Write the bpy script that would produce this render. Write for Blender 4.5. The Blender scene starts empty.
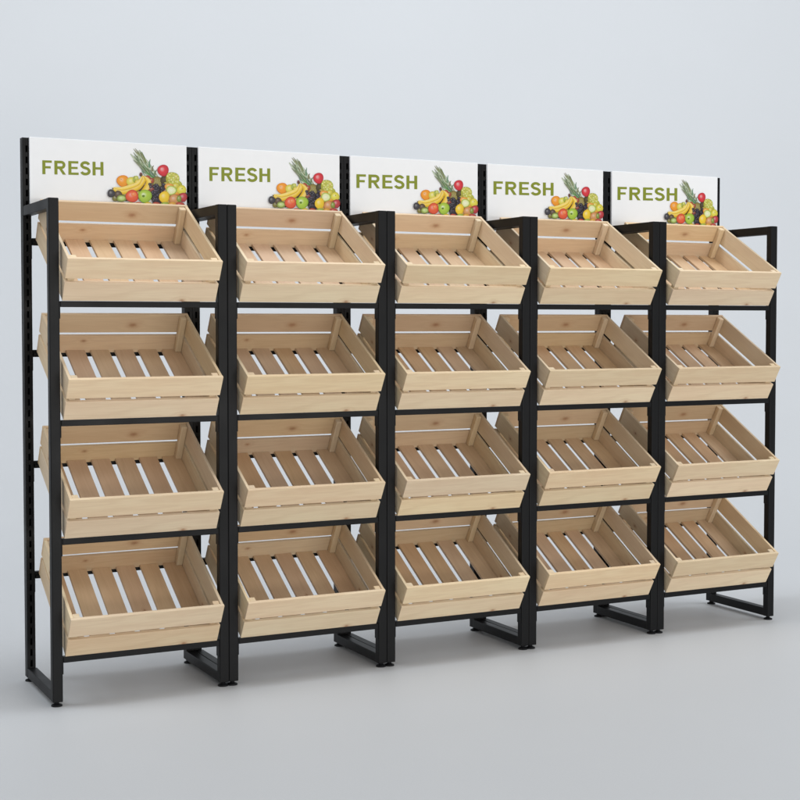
import bpy, bmesh, math, random
from mathutils import Vector, Matrix
random.seed(7)
R = math.radians
scene = bpy.context.scene
C = bpy.data.collections.new('display'); scene.collection.children.link(C)

# ------------------------------------------------------------ dimensions (metres)
W = 0.4896          # width of one rack, side frame to side frame
ZT = 1.333          # top of the front posts
ZB = 0.012          # underside of the side frames, feet below
TW, TD = 0.0270, 0.024   # front tube width / depth
UW, UD = 0.0230, 0.030   # rear slotted upright
DB = 0.2987         # front face of the rear uprights
HB = 1.522          # top of the rear uprights
P = 0.31157         # shelf pitch
Z0 = 0.1307         # lowest crate contact height
XC, WC = 0.0344, 0.4202
YB = 0.0015
TH = R(30.15)
DC, HC = 0.3472, 0.1248
GAP = 0.0002

# ------------------------------------------------------------ materials
def new_mat(name):
    m = bpy.data.materials.new(name); m.use_nodes = True
    nt = m.node_tree
    return m, nt, nt.nodes['Principled BSDF']
def N(nt, t, **kw):
    n = nt.nodes.new(t)
    for k, v in kw.items():
        if k.startswith('_'): setattr(n, k[1:], v)
        else: n.inputs[k.replace('_', ' ')].default_value = v
    return n
def math_node(nt, op, a, b=None):
    n = nt.nodes.new('ShaderNodeMath'); n.operation = op
    for i, v in enumerate((a, b)):
        if v is None: continue
        if isinstance(v, (int, float)): n.inputs[i].default_value = v
        else: nt.links.new(v, n.inputs[i])
    return n.outputs[0]
def mix(nt, fac, a, b, mode='MIX'):
    n = nt.nodes.new('ShaderNodeMix'); n.data_type = 'RGBA'; n.blend_type = mode
    for sock, v in ((n.inputs[0], fac), (n.inputs[6], a), (n.inputs[7], b)):
        if isinstance(v, (int, float)): sock.default_value = v
        elif isinstance(v, tuple): sock.default_value = v
        else: nt.links.new(v, sock)
    return n.outputs[2]
def ramp(nt, fac, stops):
    n = nt.nodes.new('ShaderNodeValToRGB'); e = n.color_ramp.elements
    e[0].position, e[0].color = stops[0][0], stops[0][1]
    e[1].position, e[1].color = stops[-1][0], stops[-1][1]
    for p_, c_ in stops[1:-1]:
        x = e.new(p_); x.color = c_
    nt.links.new(fac, n.inputs[0]); return n.outputs[0]

def wood_material(name, WOOD_A, WOOD_B, WOOD_C):
    m, nt, b = new_mat(name); L = nt.links
    at = N(nt, 'ShaderNodeAttribute', _attribute_name='grain')
    kn = N(nt, 'ShaderNodeAttribute', _attribute_name='knot')
    oi = N(nt, 'ShaderNodeObjectInfo')
    sep = N(nt, 'ShaderNodeSeparateXYZ'); L.new(at.outputs['Vector'], sep.inputs[0])
    ks = N(nt, 'ShaderNodeSeparateXYZ'); L.new(kn.outputs['Vector'], ks.inputs[0])
    # distance to this board's knot (radius in z)
    dx = math_node(nt, 'MULTIPLY', math_node(nt, 'SUBTRACT', sep.outputs[0], ks.outputs[0]), 0.6)
    dy = math_node(nt, 'SUBTRACT', sep.outputs[1], ks.outputs[1])
    d = math_node(nt, 'SQRT', math_node(nt, 'ADD', math_node(nt, 'MULTIPLY', dx, dx), math_node(nt, 'MULTIPLY', dy, dy)))
    wob = N(nt, 'ShaderNodeTexNoise', Scale=160.0, Detail=2.0); L.new(at.outputs['Vector'], wob.inputs['Vector'])
    d = math_node(nt, 'ADD', d, math_node(nt, 'MULTIPLY', math_node(nt, 'SUBTRACT', wob.outputs[0], 0.5), 0.004))
    rel = math_node(nt, 'DIVIDE', d, ks.outputs[2])
    near = math_node(nt, 'POWER', 2.718, math_node(nt, 'MULTIPLY', math_node(nt, 'MULTIPLY', rel, rel), -0.22))
    # long grain: noise stretched along the board, bent round the knot
    mp = N(nt, 'ShaderNodeMapping'); mp.inputs['Scale'].default_value = (2.6, 26.0, 26.0)
    off = N(nt, 'ShaderNodeCombineXYZ')
    L.new(math_node(nt, 'MULTIPLY', oi.outputs['Random'], 0.35), off.inputs[0])
    va = N(nt, 'ShaderNodeVectorMath', _operation='ADD')
    L.new(at.outputs['Vector'], va.inputs[0]); L.new(off.outputs[0], va.inputs[1]); L.new(va.outputs[0], mp.inputs[0])
    n1 = N(nt, 'ShaderNodeTexNoise', Scale=1.0, Detail=3.0, Roughness=0.5); L.new(mp.outputs[0], n1.inputs['Vector'])
    rings = math_node(nt, 'SINE', math_node(nt, 'ADD', math_node(nt, 'MULTIPLY', n1.outputs[0], 34.0),
                       math_node(nt, 'MULTIPLY', near, 7.0)))
    rings = math_node(nt, 'ADD', math_node(nt, 'MULTIPLY', rings, 0.5), 0.5)
    rings = math_node(nt, 'POWER', rings, 2.0)
    mp2 = N(nt, 'ShaderNodeMapping'); mp2.inputs['Scale'].default_value = (14.0, 620.0, 620.0); L.new(va.outputs[0], mp2.inputs[0])
    n2 = N(nt, 'ShaderNodeTexNoise', Scale=1.0, Detail=2.0); L.new(mp2.outputs[0], n2.inputs['Vector'])
    mp3 = N(nt, 'ShaderNodeMapping'); mp3.inputs['Scale'].default_value = (3.0, 14.0, 14.0); L.new(va.outputs[0], mp3.inputs[0])
    n3 = N(nt, 'ShaderNodeTexNoise', Scale=1.0, Detail=2.0); L.new(mp3.outputs[0], n3.inputs['Vector'])
    col = mix(nt, math_node(nt, 'MULTIPLY', rings, 0.26), WOOD_A, WOOD_B)
    col = mix(nt, ramp(nt, n3.outputs[0], [(0.35, (0, 0, 0, 1)), (0.7, (0.55, 0.55, 0.55, 1))]), col, WOOD_C)
    col = mix(nt, ramp(nt, n2.outputs[0], [(0.35, (0.22, 0.22, 0.22, 1)), (0.6, (0, 0, 0, 1))]), col, WOOD_B)
    tn = N(nt, 'ShaderNodeAttribute', _attribute_name='tone')
    ts = N(nt, 'ShaderNodeSeparateXYZ'); L.new(tn.outputs['Vector'], ts.inputs[0])
    def wrap(v, k): return math_node(nt, 'FRACT', math_node(nt, 'ADD', v, math_node(nt, 'MULTIPLY', oi.outputs['Random'], k)))
    hs = N(nt, 'ShaderNodeHueSaturation')
    for sock, v, lo, amp in (('Value', wrap(ts.outputs[0], 3.0), 0.91, 0.16), ('Hue', wrap(ts.outputs[1], 5.0), 0.495, 0.009), ('Saturation', wrap(ts.outputs[0], 7.0), 0.92, 0.17)):
        L.new(math_node(nt, 'ADD', math_node(nt, 'MULTIPLY', v, amp), lo), hs.inputs[sock])
    L.new(col, hs.inputs['Color']); col = hs.outputs[0]
    halo = math_node(nt, 'POWER', 2.718, math_node(nt, 'MULTIPLY', math_node(nt, 'MULTIPLY', rel, rel), -0.5))
    col = mix(nt, math_node(nt, 'MULTIPLY', halo, 0.45), col, (0.46, 0.22, 0.10, 1))
    core = math_node(nt, 'POWER', 2.718, math_node(nt, 'MULTIPLY', math_node(nt, 'MULTIPLY', rel, rel), -2.5))
    col = mix(nt, math_node(nt, 'MULTIPLY', core, 0.6), col, (0.33, 0.13, 0.06, 1))
    L.new(col, b.inputs['Base Color'])
    b.inputs['Roughness'].default_value = 0.58
    b.inputs['Specular IOR Level'].default_value = 0.3
    bp = N(nt, 'ShaderNodeBump', Strength=0.12, Distance=0.0006)
    L.new(math_node(nt, 'ADD', n2.outputs[0], math_node(nt, 'MULTIPLY', rings, 0.5)), bp.inputs['Height'])
    L.new(bp.outputs[0], b.inputs['Normal'])
    return m
wood = wood_material('pale pine wood', (0.85, 0.69, 0.465, 1), (0.64, 0.455, 0.27, 1), (0.80, 0.585, 0.385, 1))
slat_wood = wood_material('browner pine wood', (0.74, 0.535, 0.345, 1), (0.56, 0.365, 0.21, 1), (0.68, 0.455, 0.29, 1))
shaded_back_wood = wood_material('pine wood with interior shade', (0.78, 0.585, 0.375, 1), (0.60, 0.405, 0.235, 1), (0.72, 0.50, 0.315, 1))  # back panel pine: crate interior's shade and warm bounce put into the colour

def steel_material(name, base, rough):
    m, nt, b = new_mat(name); L = nt.links
    tc = N(nt, 'ShaderNodeTexCoord')
    n = N(nt, 'ShaderNodeTexNoise', Scale=900.0, Detail=2.0); L.new(tc.outputs['Object'], n.inputs['Vector'])
    n2 = N(nt, 'ShaderNodeTexNoise', Scale=6.0, Detail=3.0); L.new(tc.outputs['Object'], n2.inputs['Vector'])
    b.inputs['Base Color'].default_value = base
    L.new(ramp(nt, n2.outputs[0], [(0.3, (rough - .06,) * 3 + (1,)), (0.7, (rough + .06,) * 3 + (1,))]), b.inputs['Roughness'])
    b.inputs['Specular IOR Level'].default_value = 0.20
    bp = N(nt, 'ShaderNodeBump', Strength=0.15, Distance=0.0003); L.new(n.outputs[0], bp.inputs['Height'])
    L.new(bp.outputs[0], b.inputs['Normal'])
    return m
steel = steel_material('black powder coated steel', (0.0050, 0.0050, 0.0054, 1), 0.46)
rubber = steel_material('black rubber', (0.009, 0.009, 0.010, 1), 0.6)

def plain(name, col, rough=0.5, spec=0.5):
    m, nt, b = new_mat(name)
    tc = N(nt, 'ShaderNodeTexCoord')
    n = N(nt, 'ShaderNodeTexNoise', Scale=25.0, Detail=3.0); nt.links.new(tc.outputs['Object'], n.inputs['Vector'])
    c2 = tuple(c * 0.96 for c in col[:3]) + (1,)
    nt.links.new(mix(nt, n.outputs[0], col, c2), b.inputs['Base Color'])
    b.inputs['Roughness'].default_value = rough; b.inputs['Specular IOR Level'].default_value = spec
    return m
white_board = plain('white printed board', (0.96, 0.965, 0.97, 1), 0.42, 0.3)
green_ink = plain('green ink', (0.245, 0.285, 0.022, 1), 0.45, 0.3)

def print_material():
    m, nt, b = new_mat('colour print')
    at = N(nt, 'ShaderNodeAttribute', _attribute_name='ink')
    tc = N(nt, 'ShaderNodeTexCoord')
    n = N(nt, 'ShaderNodeTexNoise', Scale=260.0, Detail=2.0); nt.links.new(tc.outputs['Object'], n.inputs['Vector'])
    nt.links.new(mix(nt, 0.15, at.outputs['Color'], n.outputs[1], 'SOFT_LIGHT'), b.inputs['Base Color'])
    b.inputs['Roughness'].default_value = 0.42; b.inputs['Specular IOR Level'].default_value = 0.3
    return m
print_ink = print_material()

def backdrop_material():
    m, nt, b = new_mat('seamless studio sweep'); L = nt.links
    tc = N(nt, 'ShaderNodeTexCoord')
    n = N(nt, 'ShaderNodeTexNoise', Scale=0.9, Detail=4.0); L.new(tc.outputs['Object'], n.inputs['Vector'])
    n2 = N(nt, 'ShaderNodeTexNoise', Scale=240.0, Detail=2.0); L.new(tc.outputs['Object'], n2.inputs['Vector'])
    c = mix(nt, n.outputs[0], FLOOR_A, FLOOR_B)
    L.new(mix(nt, 0.10, c, n2.outputs[0], 'SOFT_LIGHT'), b.inputs['Base Color'])
    b.inputs['Roughness'].default_value = 0.55; b.inputs['Specular IOR Level'].default_value = 0.25
    return m
FLOOR_A = (0.558, 0.556, 0.553, 1); FLOOR_B = (0.582, 0.581, 0.579, 1)
sweep = backdrop_material()

# ------------------------------------------------------------ mesh helpers
def mesh_obj(name, bm, mat, parent=None, smooth=False):
    me = bpy.data.meshes.new(name); bm.normal_update(); bm.to_mesh(me); bm.free()
    me.materials.append(mat)
    if smooth:
        for f in me.polygons: f.use_smooth = True
    o = bpy.data.objects.new(name, me); C.objects.link(o)
    if parent is not None: o.parent = parent
    return o

def box(bm, x0, x1, y0, y1, z0, z1, bev=0.0, seg=2):
    t = bmesh.new()
    bmesh.ops.create_cube(t, size=1.0)
    for v in t.verts:
        v.co = Vector((x0 + (v.co.x + .5) * (x1 - x0), y0 + (v.co.y + .5) * (y1 - y0), z0 + (v.co.z + .5) * (z1 - z0)))
    if bev: bmesh.ops.bevel(t, geom=t.edges[:], offset=bev, segments=seg, profile=0.5, affect='EDGES')
    append(bm, t)
def append(bm, t):
    me = bpy.data.meshes.new('tmp'); t.to_mesh(me); t.free(); bm.from_mesh(me); bpy.data.meshes.remove(me)

board_count = [0]
class Boards:
    """wooden boards of one panel: every board carries its own grain coordinates and knot"""
    def __init__(s): s.bm = bmesh.new(); s.grain = []; s.knot = []; s.tone = []
    def add(s, x0, x1, y0, y1, z0, z1, along, knot=None, bev=0.0011):
        board_count[0] += 1
        n0 = len(s.bm.verts)
        box(s.bm, x0, x1, y0, y1, z0, z1, bev, 2)
        s.bm.verts.ensure_lookup_table()
        dims = [(x0, x1), (y0, y1), (z0, z1)]
        others = [i for i in range(3) if i != along]
        others.sort(key=lambda i: -(dims[i][1] - dims[i][0]))
        la = dims[along][1] - dims[along][0]; lb = dims[others[0]][1] - dims[others[0]][0]
        ox, oy = board_count[0] * 1.37, board_count[0] * 0.91
        if knot: k = (ox + knot[0] * la, oy + knot[1] * lb, knot[2])
        else: k = (ox - 50, oy - 50, 0.01)
        tone = (random.random(), random.random(), 0.0)
        for v in s.bm.verts[n0:]:
            g = (v.co[along] - dims[along][0] + ox, v.co[others[0]] - dims[others[0]][0] + oy, v.co[others[1]] - dims[others[1]][0] + ox)
            s.grain.append(g); s.knot.append(k); s.tone.append(tone)
    def build(s, name, parent, mat=None):
        o = mesh_obj(name, s.bm, mat or wood, parent)
        for nm, data in (('grain', s.grain), ('knot', s.knot), ('tone', s.tone)):
            a = o.data.attributes.new(nm, 'FLOAT_VECTOR', 'POINT')
            a.data.foreach_set('vector', [c for v in data for c in v])
        return o

def empty(name, loc, label, cat, group, rx=0.0):
    o = bpy.data.objects.new(name, None); C.objects.link(o)
    o.location = loc; o.rotation_euler = (rx, 0, 0); o.empty_display_size = 0.1
    o['label'] = label; o['category'] = cat
    if group: o['group'] = group
    return o

def children_of(o): return [c for c in C.objects if c.parent == o]
def copy_tree(o, parent=None):
    c = o.copy(); C.objects.link(c); c.parent = parent
    for ch in children_of(o): copy_tree(ch, c)
    return c

# ------------------------------------------------------------ wooden crate
TB, TS = 0.0095, 0.0085      # board thickness front/back and sides
H1, HG = 0.0560, 0.0100      # lower board height, gap
def build_crate():
    root = empty('wooden_crate', (0, 0, 0), 'crate', 'crate', 'pine crates tilted on the black racks', TH)
    w, d, h = WC, DC, HC
    b = Boards()                                      # front panel: two boards with a gap
    b.add(0, w, 0, TB, 0, H1, 0, (0.77, 0.06, 0.0055))
    b.add(0, w, 0, TB, H1 + HG, h, 0)
    b.build('front_panel', root)
    b = Boards()
    b.add(0, w, d - TB, d, 0, H1, 0, (0.30, 0.70, 0.0050))
    b.add(0, w, d - TB, d, H1 + HG, h, 0, (0.62, 0.42, 0.0085))
    b.build('back_panel', root, shaded_back_wood)
    for s in (0, 1):                                  # side panels between front and back
        x0, x1 = (0.0004, TS) if s == 0 else (w - TS, w - 0.0004)
        b = Boards()
        b.add(x0, x1, TB + .0002, d - TB - .0002, 0.0006, H1 - .0004, 1, (0.35, 0.45, 0.004) if s else None)
        b.add(x0, x1, TB + .0002, d - TB - .0002, H1 + HG + .0003, h - .0006, 1, (0.72, 0.3, 0.0045) if not s else None)
        b.build('side_panel', root)
    cp = 0.0185                                       # corner posts inside the four corners
    for sx in (0, 1):
        for sy in (0, 1):
            x0 = TS + .0003 if sx == 0 else w - TS - .0003 - cp
            y0 = TB + .0003 if sy == 0 else d - TB - .0003 - cp
            b = Boards(); b.add(x0, x0 + cp, y0, y0 + cp, 0.0102, h - 0.003, 2, None, 0.0022)
            b.build('corner_post', root)
    b = Boards()                                      # slatted bottom: six slats front to back
    iw = w - 2 * TS - 0.001; n = 6; g = 0.0165; sw = (iw - (n - 1) * g) / n
    for i in range(n):
        x0 = TS + .0005 + i * (sw + g)
        b.add(x0, x0 + sw, TB + .0003, d - TB - .0003, 0.0015, 0.0098, 1, (0.4, 0.6, 0.0035) if i == 3 else None)
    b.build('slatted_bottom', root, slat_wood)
    return root

# ------------------------------------------------------------ black display rack
def build_upright(bm, x0):
    """slotted rear upright: hollow behind a perforated front plate"""
    x1 = x0 + UW; y0 = DB
    box(bm, x0, x1, y0 + UD - .002, y0 + UD, ZB, HB, 0.0005, 1)              # hollow body behind the slots
    box(bm, x0, x0 + .002, y0 + .0035, y0 + UD - .0021, ZB, HB, 0.0005, 1)
    box(bm, x1 - .002, x1, y0 + .0035, y0 + UD - .0021, ZB, HB, 0.0005, 1)
    box(bm, x0 + .0021, x1 - .0021, y0 + .0035, y0 + UD - .0021, HB - .003, HB - .0003)
    sl = 0.0056; xm = (x0 + x1) / 2
    box(bm, x0, xm - sl / 2, y0, y0 + 0.0034, ZB, HB - .0004, 0.0006, 1)
    box(bm, xm + sl / 2, x1, y0, y0 + 0.0034, ZB, HB - .0004, 0.0006, 1)
    z = ZB + 0.001; first = True
    pitch, solid = 0.0306, 0.0120
    while z < HB - 0.012:
        top = min(z + (0.030 if first else solid), HB - .0006)
        box(bm, xm - sl / 2, xm + sl / 2, y0 + 0.0004, y0 + 0.0033, z, top)
        z = (z + 0.030 - solid if first else z) + pitch; first = False
    box(bm, xm - sl / 2, xm + sl / 2, y0 + 0.0004, y0 + 0.0033, HB - .010, HB - .0005)

def foot(x, y, parent):
    bm = bmesh.new()
    m = Matrix.Translation((x, y, 0))
    prof = [(0.0, 0.0), (0.0142, 0.0), (0.0150, 0.0012), (0.0142, 0.0036), (0.0080, 0.0064), (0.0060, 0.0080), (0.0060, 0.0125), (0.0, 0.0125)]
    seg = 20; rings = []
    for r, z in prof:
        if r == 0: rings.append([bm.verts.new((x, y, z))])
        else: rings.append([bm.verts.new((x + r * math.cos(2 * math.pi * k / seg), y + r * math.sin(2 * math.pi * k / seg), z)) for k in range(seg)])
    for a, b_ in zip(rings, rings[1:]):
        for k in range(seg):
            k2 = (k + 1) % seg
            if len(a) == 1: bm.faces.new((a[0], b_[k2], b_[k]))
            elif len(b_) == 1: bm.faces.new((a[k], a[k2], b_[0]))
            else: bm.faces.new((a[k], a[k2], b_[k2], b_[k]))
    bmesh.ops.recalc_face_normals(bm, faces=bm.faces[:])
    return mesh_obj('foot', bm, rubber, parent)

def build_rack():
    root = empty('display_rack', (0, 0, 0), 'rack', 'display rack', 'black display racks standing side by side')
    TH_ = 0.0275
    for s in (0, 1):
        x0 = GAP if s == 0 else W - GAP - TW
        x1 = x0 + TW
        bm = bmesh.new()
        box(bm, x0, x1, 0, TD, ZB, ZT, 0.0022, 3)                                   # front post
        box(bm, x0 + .0003, x1 - .0003, TD - .0035, DB + .0002, ZT - TH_, ZT - .0004, 0.002, 2)   # top arm
        box(bm, x0 + .0003, x1 - .0003, TD - .0035, DB + .0002, ZB + .0005, ZB + TH_, 0.002, 2)   # bottom arm
        fr = mesh_obj('side_frame', bm, steel, root)
        foot((x0 + x1) / 2, 0.014, fr)
        ux = GAP if s == 0 else W - GAP - UW
        bm = bmesh.new(); build_upright(bm, ux)
        up = mesh_obj('slotted_upright', bm, steel, root)
        foot(ux + UW / 2, DB + 0.015, up)
    bh = 0.0158; bhr = 0.0200
    for r in range(4):
        zf = Z0 + r * P
        for back in (0, 1):
            if back: ya, yb_, zt = 0.3034, 0.3210, zf + 0.1790
            else: ya, yb_, zt = 0.0010, 0.0190, zf
            xa, xb = (GAP + TW, W - GAP - TW) if not back else (GAP + UW, W - GAP - UW)
            bm = bmesh.new()
            box(bm, xa + .0024, xb - .0024, ya, yb_, zt - (bhr if back else bh), zt, 0.0012, 2)
            if back:                                   # ledge under the crate's rear edge
                zl = zf + (0.2935 - YB) * math.tan(TH) - 0.0006
                box(bm, xa + .0030, xb - .0030, 0.2935, ya + .0008, zl - .0050, zl, 0.0006, 1)
            bar = mesh_obj('crossbar', bm, steel, root)
            for side in (0, 1):
                bm = bmesh.new()
                pa = xa - .0002 if side == 0 else xb - .0024
                box(bm, pa, pa + .0026, ya + .0015, yb_ + .004, zt - 0.046 if not back else zt - .058, zt - 0.0005, 0.0005, 1)
                mesh_obj('end_plate', bm, steel, bar)
    return root

# ------------------------------------------------------------ header sign (a part of each rack)
SY = DB - 0.0085        # front face of the header
def quad(bm, pts, y): return bm.faces.new([bm.verts.new((x, y, z)) for x, z in pts])
def strip(bm, path, half, y, caps=None):
    prev = None
    for i, (x, z) in enumerate(path):
        a = path[max(i - 1, 0)]; b_ = path[min(i + 1, len(path) - 1)]
        if caps and i == 0 and caps[0]: dx, dz = caps[0]
        elif caps and i == len(path) - 1 and caps[1]: dx, dz = caps[1]
        else: dx, dz = b_[0] - a[0], b_[1] - a[1]
        l = math.hypot(dx, dz) or 1; nx, nz = -dz / l, dx / l
        hv = half[i] if isinstance(half, list) else half
        cur = (bm.verts.new((x + nx * hv, y, z + nz * hv)), bm.verts.new((x - nx * hv, y, z - nz * hv)))
        if prev: bm.faces.new((prev[0], prev[1], cur[1], cur[0]))
        prev = cur
def letters(x0, x1, z0, z1, rise, y):
    """F R E S H in a bold sans: unit letters of height 1 on a line 4.30 long"""
    bm = bmesh.new(); S = 0.215
    def rect(ox, a, b_, c, d): quad(bm, [(ox + a, c), (ox + b_, c), (ox + b_, d), (ox + a, d)], 0)
    def arc(cx, cz, rx, rz, a0, a1, n=14):
        return [(cx + rx * math.cos(R(a0 + (a1 - a0) * i / n)), cz + rz * math.sin(R(a0 + (a1 - a0) * i / n))) for i in range(n + 1)]
    o = 0.0                                              # F
    rect(o, 0, S, 0, 1); rect(o, S, .66, .83, 1); rect(o, S, .58, .42, .585)
    o = 0.83                                             # R
    rect(o, 0, S, 0, 1)
    h = .096; top, bot = 1 - h, .40 + h
    cz = (top + bot) / 2; rz = (top - bot) / 2
    path = [(o + S, top)] + arc(o + .47, cz, .205, rz, 90, -90) + [(o + S, bot)]
    strip(bm, path, h, 0, ((1, 0), (-1, 0)))
    quad(bm, [(o + .33, .40), (o + .58, 0), (o + .80, 0), (o + .55, .405)], 0)
    o = 1.80                                             # E
    rect(o, 0, S, 0, 1); rect(o, S, .70, .83, 1); rect(o, S, .65, .425, .585); rect(o, S, .72, 0, .17)
    o = 2.62                                             # S
    cx = o + .37
    path = arc(cx, .715, .255, .215, 18, 180, 12) + [(cx - .235, .62), (cx - .14, .555), (cx, .51), (cx + .14, .465), (cx + .255, .395)] \
        + arc(cx, .285, .285, .215, 0, -165, 12)
    path = arc(cx, .715, .255, .205, 15, 195, 14) + [(cx - .13, .565), (cx + .02, .52), (cx + .17, .465)] + arc(cx, .29, .275, .21, 20, -165, 15)
    strip(bm, path, .100, 0)
    o = 3.50                                             # H
    rect(o, 0, S, 0, 1); rect(o, .56, .56 + S, 0, 1); rect(o, S, .56, .43, .60)
    Lw = 4.25
    for v in bm.verts:
        t = v.co.x / Lw
        v.co = Vector((x0 + t * (x1 - x0), y, z0 + v.co.z * (z1 - z0) + t * rise))
    bmesh.ops.recalc_face_normals(bm, faces=bm.faces[:])
    for f in bm.faces:
        if f.normal.y > 0: f.normal_flip()
    return bm

class Print:
    """the printed fruit: thin ink shapes laid over each other on the header board"""
    def __init__(s): s.bm = bmesh.new(); s.col = []; s.n = 0
    def xy(s, x, y): return (0.3128 + 0.000371 * (x - 265), 1.5560 - 0.000357 * y + 0.0000152 * x)
    def vert(s, x, y, c):
        X, Z = s.xy(x, y); s.col.append(c); return s.bm.verts.new((X, SY - 0.0003 - s.n * 0.00002, Z))
    def blob(s, x, y, rx, ry, c, edge=None, ang=0, wob=0.04, hl=0.35):
        s.n += 1; edge = edge or tuple(v * 0.55 for v in c)
        if 24 <= rx < 60: rx *= 1.12; ry *= 1.12
        seg = 18; ca, sa = math.cos(R(ang)), math.sin(R(ang))
        hi = tuple(min(1, v + (1 - v) * hl) for v in c)
        ph = random.random() * 6
        rad = [1 + wob * math.sin(3 * 2 * math.pi * k / seg + ph) for k in range(seg)]
        prev = [s.vert(x - rx * .28, y - ry * .3, hi)]
        for f, cc in ((0.45, c), (0.82, tuple((a * 2 + b_) / 3 for a, b_ in zip(c, edge))), (1.0, edge)):
            ring = []
            off = (1 - f) * 0.28
            for k in range(seg):
                a = 2 * math.pi * k / seg; px, py = f * rad[k] * rx * math.cos(a), f * rad[k] * ry * math.sin(a)
                ring.append(s.vert(x - rx * off + px * ca - py * sa, y - ry * off + px * sa + py * ca, cc))
            for k in range(seg):
                k2 = (k + 1) % seg
                if len(prev) == 1: s.bm.faces.new((prev[0], ring[k], ring[k2]))
                else: s.bm.faces.new((prev[k], ring[k], ring[k2], prev[k2]))
            prev = ring
    def band(s, pts, widths, c, edge=None):
        s.n += 1; edge = edge or tuple(v * 0.6 for v in c)
        # smooth the path
        P_ = []
        for i in range(len(pts) - 1):
            p0 = pts[max(i - 1, 0)]; p1 = pts[i]; p2 = pts[i + 1]; p3 = pts[min(i + 2, len(pts) - 1)]
            for k in range(5):
                t = k / 5
                f = lambda j: 0.5 * (2 * p1[j] + (p2[j] - p0[j]) * t + (2 * p0[j] - 5 * p1[j] + 4 * p2[j] - p3[j]) * t * t + (3 * p1[j] - p0[j] - 3 * p2[j] + p3[j]) * t ** 3)
                P_.append((f(0), f(1), widths[i] * (1 - t) + widths[i + 1] * t))
        P_.append((pts[-1][0], pts[-1][1], widths[-1]))
        prev = None
        for i, (x, y, w) in enumerate(P_):
            a = P_[max(i - 1, 0)]; b_ = P_[min(i + 1, len(P_) - 1)]
            dx, dy = b_[0] - a[0], b_[1] - a[1]; l = math.hypot(dx, dy) or 1
            nx, ny = dy / l, -dx / l
            cur = [s.vert(x + nx * w * t, y + ny * w * t, cc) for t, cc in ((1, tuple(v * .9 for v in c)), (.45, tuple(min(1, v + (1 - v) * .2) for v in c)), (-.3, c), (-1, edge))]
            if prev:
                for k in range(3): s.bm.faces.new((prev[k], cur[k], cur[k + 1], prev[k + 1]))
            prev = cur
    def finish(s, name, parent):
        bmesh.ops.recalc_face_normals(s.bm, faces=s.bm.faces[:])
        for f in s.bm.faces:
            if f.normal.y > 0: f.normal_flip()
        o = mesh_obj(name, s.bm, print_ink, parent)
        a = o.data.color_attributes.new('ink', 'FLOAT_COLOR', 'POINT')
        a.data.foreach_set('color', [c for v in s.col for c in (v[0], v[1], v[2], 1.0)])
        return o

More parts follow.
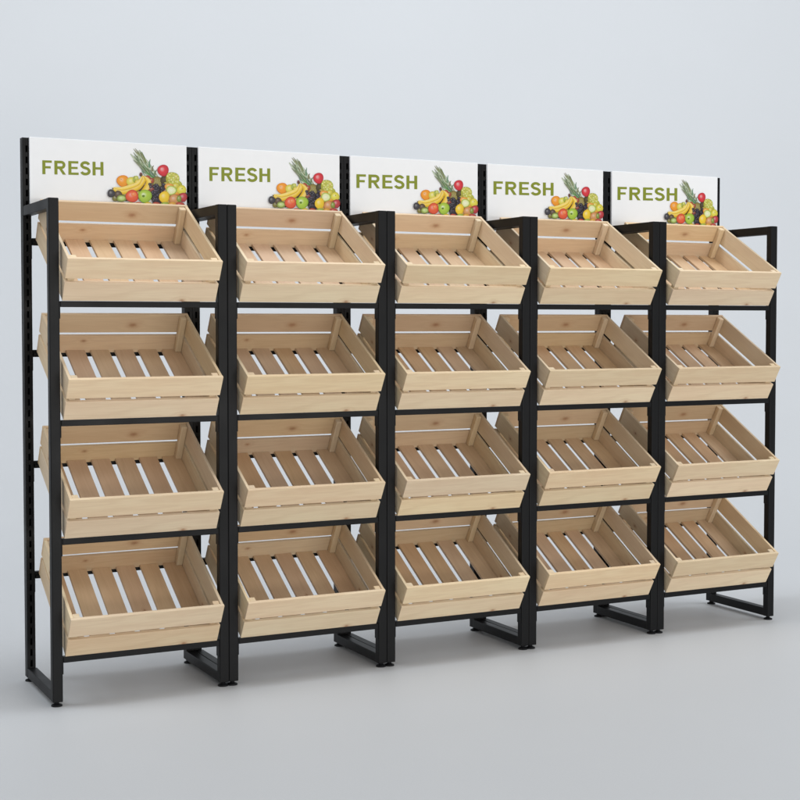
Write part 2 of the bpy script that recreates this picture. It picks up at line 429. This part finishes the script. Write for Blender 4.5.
def fruit_print(parent):
    p = Print(); rnd = random.Random(3)
    G = lambda: (0.10 + rnd.random() * .14, 0.17 + rnd.random() * .13, 0.05 + rnd.random() * .08)
    PALE = (0.52, 0.60, 0.42)
    # pineapple leaves fanning up and to the left
    for i in range(64):
        t = i / 63; row = rnd.random()
        bx, by = 438 + rnd.uniform(-26, 26), 402 + rnd.uniform(-12, 10)
        L_ = 0.30 + 0.66 * (1 - t) + rnd.uniform(-.05, .05)
        ang = rnd.uniform(-13, 8) * (1.5 - L_) + 1.5
        dx, dy = (265 - 440) * L_, (150 - 400) * L_
        ca, sa = math.cos(R(ang)), math.sin(R(ang))
        ex, ey = bx + dx * ca - dy * sa + rnd.uniform(-14, 14), by + dx * sa + dy * ca
        c = G() if rnd.random() < .62 else PALE
        side = rnd.uniform(-16, 16)
        p.band([(bx, by), ((bx + ex) / 2 + side, (by + ey) / 2 + side * .4), (ex, ey)], [13, 13, 1.5], c, tuple(v * .55 for v in c))
    for bx, by, ex, ey in ((330, 300, 262, 238), (350, 320, 268, 205), (360, 260, 330, 178), (390, 300, 398, 232), (410, 330, 425, 282), (430, 360, 452, 315)):
        p.band([(bx, by), ((bx + ex) / 2 - 4, (by + ey) / 2 - 4), (ex, ey)], [9, 6, .8], G())
    # pineapple body
    p.blob(462, 425, 62, 48, (0.33, 0.27, 0.07), (0.12, 0.08, 0.02), 35, hl=.1)
    for i in range(6):
        for j in range(4):
            p.blob(420 + i * 17 + j * 5, 392 + j * 18 + i * 4, 7, 6, (0.42, 0.36, 0.10), (0.15, 0.10, 0.02), 35, hl=.3)
    # dark background pieces between the fruit
    for x, y, rx, ry in ((420, 500, 70, 60), (600, 520, 90, 60), (300, 470, 60, 50), (520, 400, 40, 34), (190, 520, 90, 48)):
        p.blob(x, y, rx, ry, (0.08, 0.06, 0.02), (0.05, 0.035, 0.012), hl=.05)
    # upper back row
    p.blob(178, 408, 43, 42, (0.90, 0.36, 0.03), (0.72, 0.20, 0.01)); p.blob(165, 395, 4, 3, (0.35, 0.25, 0.03), hl=0)
    p.blob(248, 415, 38, 36, (0.78, 0.70, 0.12), (0.50, 0.42, 0.04))
    p.blob(275, 395, 20, 26, (0.52, 0.58, 0.10), (0.28, 0.34, 0.04))
    p.blob(375, 388, 24, 22, (0.50, 0.10, 0.05), (0.22, 0.03, 0.02)); p.blob(322, 356, 12, 16, (0.20, 0.06, 0.05), (0.07, 0.02, 0.02), hl=.1)
    # red apple on top
    p.blob(500, 322, 41, 42, (0.72, 0.045, 0.06), (0.40, 0.01, 0.02), hl=.45)
    # green grapes on the right
    p.blob(575, 392, 50, 52, (0.55, 0.56, 0.08), (0.34, 0.34, 0.03), hl=.1); p.blob(615, 445, 34, 40, (0.55, 0.56, 0.08), (0.34, 0.34, 0.03), hl=.1)
    for i in range(70):
        t = rnd.random()
        x = 532 + 82 * rnd.random() + t * 26; y = 348 + t * 130
        if x > 655: x = 650 - rnd.random() * 20
        c = (0.66 + rnd.random() * .14, 0.66 + rnd.random() * .12, 0.10 + rnd.random() * .10)
        p.blob(x, y, 13, 13, c, (0.36, 0.36, 0.03), hl=.5)
    for x, y, r_, c in ((300, 420, 26, (0.80, 0.64, 0.08)), (285, 385, 18, (0.60, 0.62, 0.12)), (405, 405, 22, (0.40, 0.08, 0.04)), (525, 440, 24, (0.50, 0.42, 0.06)),
                        (600, 450, 28, (0.70, 0.62, 0.08)), (520, 490, 24, (0.62, 0.22, 0.04)), (625, 510, 24, (0.75, 0.30, 0.05)), (405, 470, 26, (0.30, 0.07, 0.05)), (545, 515, 24, (0.66, 0.30, 0.06)),
                        (205, 520, 26, (0.30, 0.30, 0.05)), (300, 515, 24, (0.55, 0.42, 0.05)), (448, 575, 30, (0.10, 0.05, 0.05)), (545, 575, 24, (0.70, 0.50, 0.06)), (120, 545, 24, (0.25, 0.22, 0.05))):
        p.blob(x, y, r_, r_, c)
    # bananas
    Y = (0.88, 0.60, 0.045); YE = (0.60, 0.33, 0.01)
    p.band([(98, 470), (150, 492), (230, 484), (300, 452), (345, 398), (332, 366)], [6, 22, 26, 25, 16, 4], Y, YE)
    p.band([(105, 462), (170, 470), (240, 452), (300, 425), (330, 372)], [4, 15, 18, 15, 4], (0.92, 0.68, 0.09), YE)
    p.band([(345, 372), (378, 410), (368, 455), (330, 500), (308, 520)], [5, 21, 24, 18, 6], Y, YE)
    p.blob(326, 362, 8, 9, (0.15, 0.10, 0.03), hl=0); p.blob(98, 470, 5, 7, (0.12, 0.09, 0.03), hl=0)
    # dark grapes in the middle
    for i in range(60):
        t = rnd.random(); half = 66 * (1 - t * .55)
        x = 448 + rnd.uniform(-half, half); y = 435 + t * 135
        c = rnd.choice([(0.045, 0.035, 0.055), (0.07, 0.05, 0.07), (0.03, 0.025, 0.04)])
        p.blob(x, y, 12.5, 12.5, c, (0.012, 0.010, 0.016), hl=.22)
    # citrus and lime pieces
    p.blob(545, 455, 34, 26, (0.85, 0.42, 0.08), (0.60, 0.20, 0.02)); p.blob(605, 497, 26, 22, (0.85, 0.40, 0.05), (0.6, 0.2, 0.02))
    p.blob(645, 478, 36, 33, (0.80, 0.72, 0.09), (0.52, 0.42, 0.03)); p.blob(650, 470, 4, 4, (0.25, 0.22, 0.05), hl=0)
    p.blob(562, 484, 40, 35, (0.55, 0.66, 0.16), (0.33, 0.45, 0.05)); p.blob(562, 484, 31, 27, (0.82, 0.85, 0.48), (0.72, 0.78, 0.30), hl=.2)
    for a in range(0, 180, 45):
        ca, sa = math.cos(R(a)), math.sin(R(a))
        p.band([(562 - 27 * ca, 484 - 23 * sa), (562, 484), (562 + 27 * ca, 484 + 23 * sa)], [1.4, 1.4, 1.4], (0.93, 0.94, 0.72), (0.85, 0.88, 0.6))
    # front row
    p.blob(85, 508, 27, 29, (0.060, 0.055, 0.065), (0.018, 0.018, 0.022), hl=.25)
    p.blob(140, 515, 26, 26, (0.13, 0.085, 0.05), (0.05, 0.03, 0.02), hl=.15)
    p.blob(165, 548, 36, 25, (0.32, 0.40, 0.10), (0.12, 0.17, 0.03)); p.blob(165, 546, 24, 15, (0.52, 0.66, 0.26), (0.40, 0.55, 0.13), hl=.35)
    p.blob(248, 530, 46, 45, (0.80, 0.13, 0.05), (0.50, 0.035, 0.02), hl=.3); p.blob(262, 516, 22, 18, (0.86, 0.26, 0.08), (0.80, 0.15, 0.05), hl=.25)
    p.blob(350, 530, 49, 48, (0.44, 0.62, 0.07), (0.20, 0.36, 0.02), hl=.55); p.blob(338, 530, 12, 10, (0.12, 0.20, 0.02), (0.25, 0.40, 0.04), hl=0)
    p.blob(505, 538, 38, 44, (0.92, 0.66, 0.05), (0.70, 0.40, 0.01), 10, hl=.35)
    p.blob(586, 556, 40, 36, (0.72, 0.36, 0.14), (0.45, 0.16, 0.05), hl=.35)
    p.blob(656, 540, 32, 34, (0.58, 0.06, 0.07), (0.26, 0.02, 0.02), hl=.35); p.blob(625, 552, 20, 28, (0.30, 0.36, 0.06), (0.12, 0.15, 0.02))
    # lowest row, mostly behind the crate rim
    row = [(110, (0.40, 0.45, 0.08)), (170, (0.80, 0.35, 0.05)), (232, (0.55, 0.60, 0.10)), (300, (0.75, 0.20, 0.08)), (372, (0.88, 0.60, 0.06)),
           (440, (0.60, 0.10, 0.06)), (508, (0.45, 0.58, 0.10)), (570, (0.85, 0.45, 0.08)), (632, (0.62, 0.10, 0.07))]
    for x, c in row: p.blob(x, 606, 34, 26, c)
    return p.finish('fruit_print', parent)

TEXT = [(0.0527, 0.2244, 1.4217, 1.4602, 0.004), (0.0513, 0.2419, 1.4248, 1.4657, 0.005), (0.0389, 0.2499, 1.4247, 1.4671, 0.005),
        (0.0407, 0.2711, 1.4247, 1.4676, 0.005), (0.0408, 0.2928, 1.4259, 1.4706, 0.006)]
def build_sign():
    bm = bmesh.new(); ov = UW - 0.018
    box(bm, UW - ov, W - UW + ov, SY, DB - 0.0003, 1.3120, HB + 0.0012, 0.0008, 1)
    s = mesh_obj('header_sign', bm, white_board)
    fruit_print(s)
    return s

# ------------------------------------------------------------ assemble
rack_labels = [
    'black steel crate rack at the left end of the row, outer side frame fully visible',
    'black steel crate rack standing second from the left end, between two other racks',
    'black steel crate rack in the middle of the row of five',
    'black steel crate rack standing second from the right end of the row',
    'black steel crate rack at the far right end, bare wall beyond its side frame']
col_words = ['leftmost rack', 'second rack from the left', 'middle rack', 'second rack from the right', 'rightmost rack']
row_words = ['bottom shelf', 'second shelf from the floor', 'third shelf from the floor', 'top shelf']
proto_rack = build_rack()
proto_sign = build_sign()
proto_sign.parent = proto_rack
racks = [proto_rack]
for k in range(1, 5):
    racks.append(copy_tree(proto_rack))
for k, r in enumerate(racks):
    r.location = (k * W, 0, 0); r['label'] = rack_labels[k]; r['category'] = 'display rack'
    sg = [c for c in children_of(r) if c.name.startswith('header_sign')][0]
    x0, x1, z0, z1, rise = TEXT[k]
    mesh_obj('lettering', letters(x0, x1, z0, z1, rise, SY - 0.00025), green_ink, sg)

proto_crate = build_crate()
n = 0
for k in range(5):
    for r in range(4):
        c = proto_crate if n == 0 else copy_tree(proto_crate)
        c.location = (k * W + XC, YB, Z0 + r * P + 0.0003)
        c['label'] = 'empty pine crate, %s, %s' % (row_words[r], col_words[k])
        n += 1

# ------------------------------------------------------------ setting: one seamless floor and back wall
bm = bmesh.new()
prof = [(-14.0, 0.0)]
Y1, RAD, HT = 2.2, 5.0, 14.0
for i in range(-40, 1): prof.append((Y1 + i * 0.35, 0.0))
for i in range(1, 49):
    a = R(90 * i / 48); prof.append((Y1 + RAD * math.sin(a), RAD - RAD * math.cos(a)))
prof.append((Y1 + RAD, HT))
prof = sorted(set(prof), key=lambda q: (q[0], q[1]))
xs = [-16, -8, 0, 8, 16, 26]
# the sweep faces the camera: turned about z
ang = R(-20)
grid = [[bm.verts.new((x * math.cos(ang) - y * math.sin(ang), x * math.sin(ang) + y * math.cos(ang), z)) for x in xs] for y, z in prof]
for a, b_ in zip(grid, grid[1:]):
    for i in range(len(xs) - 1): bm.faces.new((a[i], a[i + 1], b_[i + 1], b_[i]))
fl = mesh_obj('floor', bm, sweep, None, True); fl['kind'] = 'structure'

# ------------------------------------------------------------ light
WORLD_LOW, WORLD_TOP = 0.79, 0.30
world = bpy.data.worlds.new('World'); scene.world = world; world.use_nodes = True
bg = world.node_tree.nodes['Background']
bg.inputs[0].default_value = (0.91, 0.95, 1.0, 1)
wt = world.node_tree; tcw = wt.nodes.new('ShaderNodeTexCoord'); sw = wt.nodes.new('ShaderNodeSeparateXYZ')
wt.links.new(tcw.outputs['Generated'], sw.inputs[0])
mr = wt.nodes.new('ShaderNodeMapRange'); mr.inputs['From Min'].default_value = 0.0; mr.inputs['From Max'].default_value = 1.0
mr.inputs['To Min'].default_value = WORLD_LOW; mr.inputs['To Max'].default_value = WORLD_TOP      # bright walls, darker ceiling
wt.links.new(sw.outputs[2], mr.inputs['Value']); wt.links.new(mr.outputs[0], bg.inputs[1])
def area(name, loc, target, sx, sy, power, col=(1, 1, 1)):
    d = bpy.data.lights.new(name, 'AREA'); d.shape = 'RECTANGLE'; d.size = sx; d.size_y = sy; d.energy = power; d.color = col
    o = bpy.data.objects.new(name, d); C.objects.link(o); o.location = loc
    o.rotation_euler = (Vector(target) - Vector(loc)).to_track_quat('-Z', 'Y').to_euler()
    return o
area('low_front_softbox', (1.6, -7.5, 0.45), (1.2, 0, 0.7), 5.0, 0.8, 138, (1.0, 0.97, 0.92))
area('key_softbox', (2.8, -5.0, 4.6), (1.2, 0, 0.7), 4.0, 3.0, 55, (1.0, 0.965, 0.91))
area('backdrop_light', (1.2, -0.3, 8.5), (3.2, 7.0, 1.3), 14.0, 3.0, 800, (0.85, 0.92, 1.0))

# ------------------------------------------------------------ camera
cd = bpy.data.cameras.new('camera'); cam = bpy.data.objects.new('camera', cd); scene.collection.objects.link(cam)
cam.location = (-0.8712, -3.7108, 1.0091)
cam.rotation_euler = (R(90 - 2.1810), 0, R(-27.0216))
cd.sensor_width = 36; cd.lens = 1425.8 / 800 * 36; cd.shift_y = -0.02886
cd.clip_start = 0.05; cd.clip_end = 200
scene.camera = cam
scene.cycles.diffuse_bounces = 2
scene.view_settings.view_transform = 'Standard'; scene.view_settings.look = 'None'
scene.view_settings.exposure = 0; scene.view_settings.gamma = 1
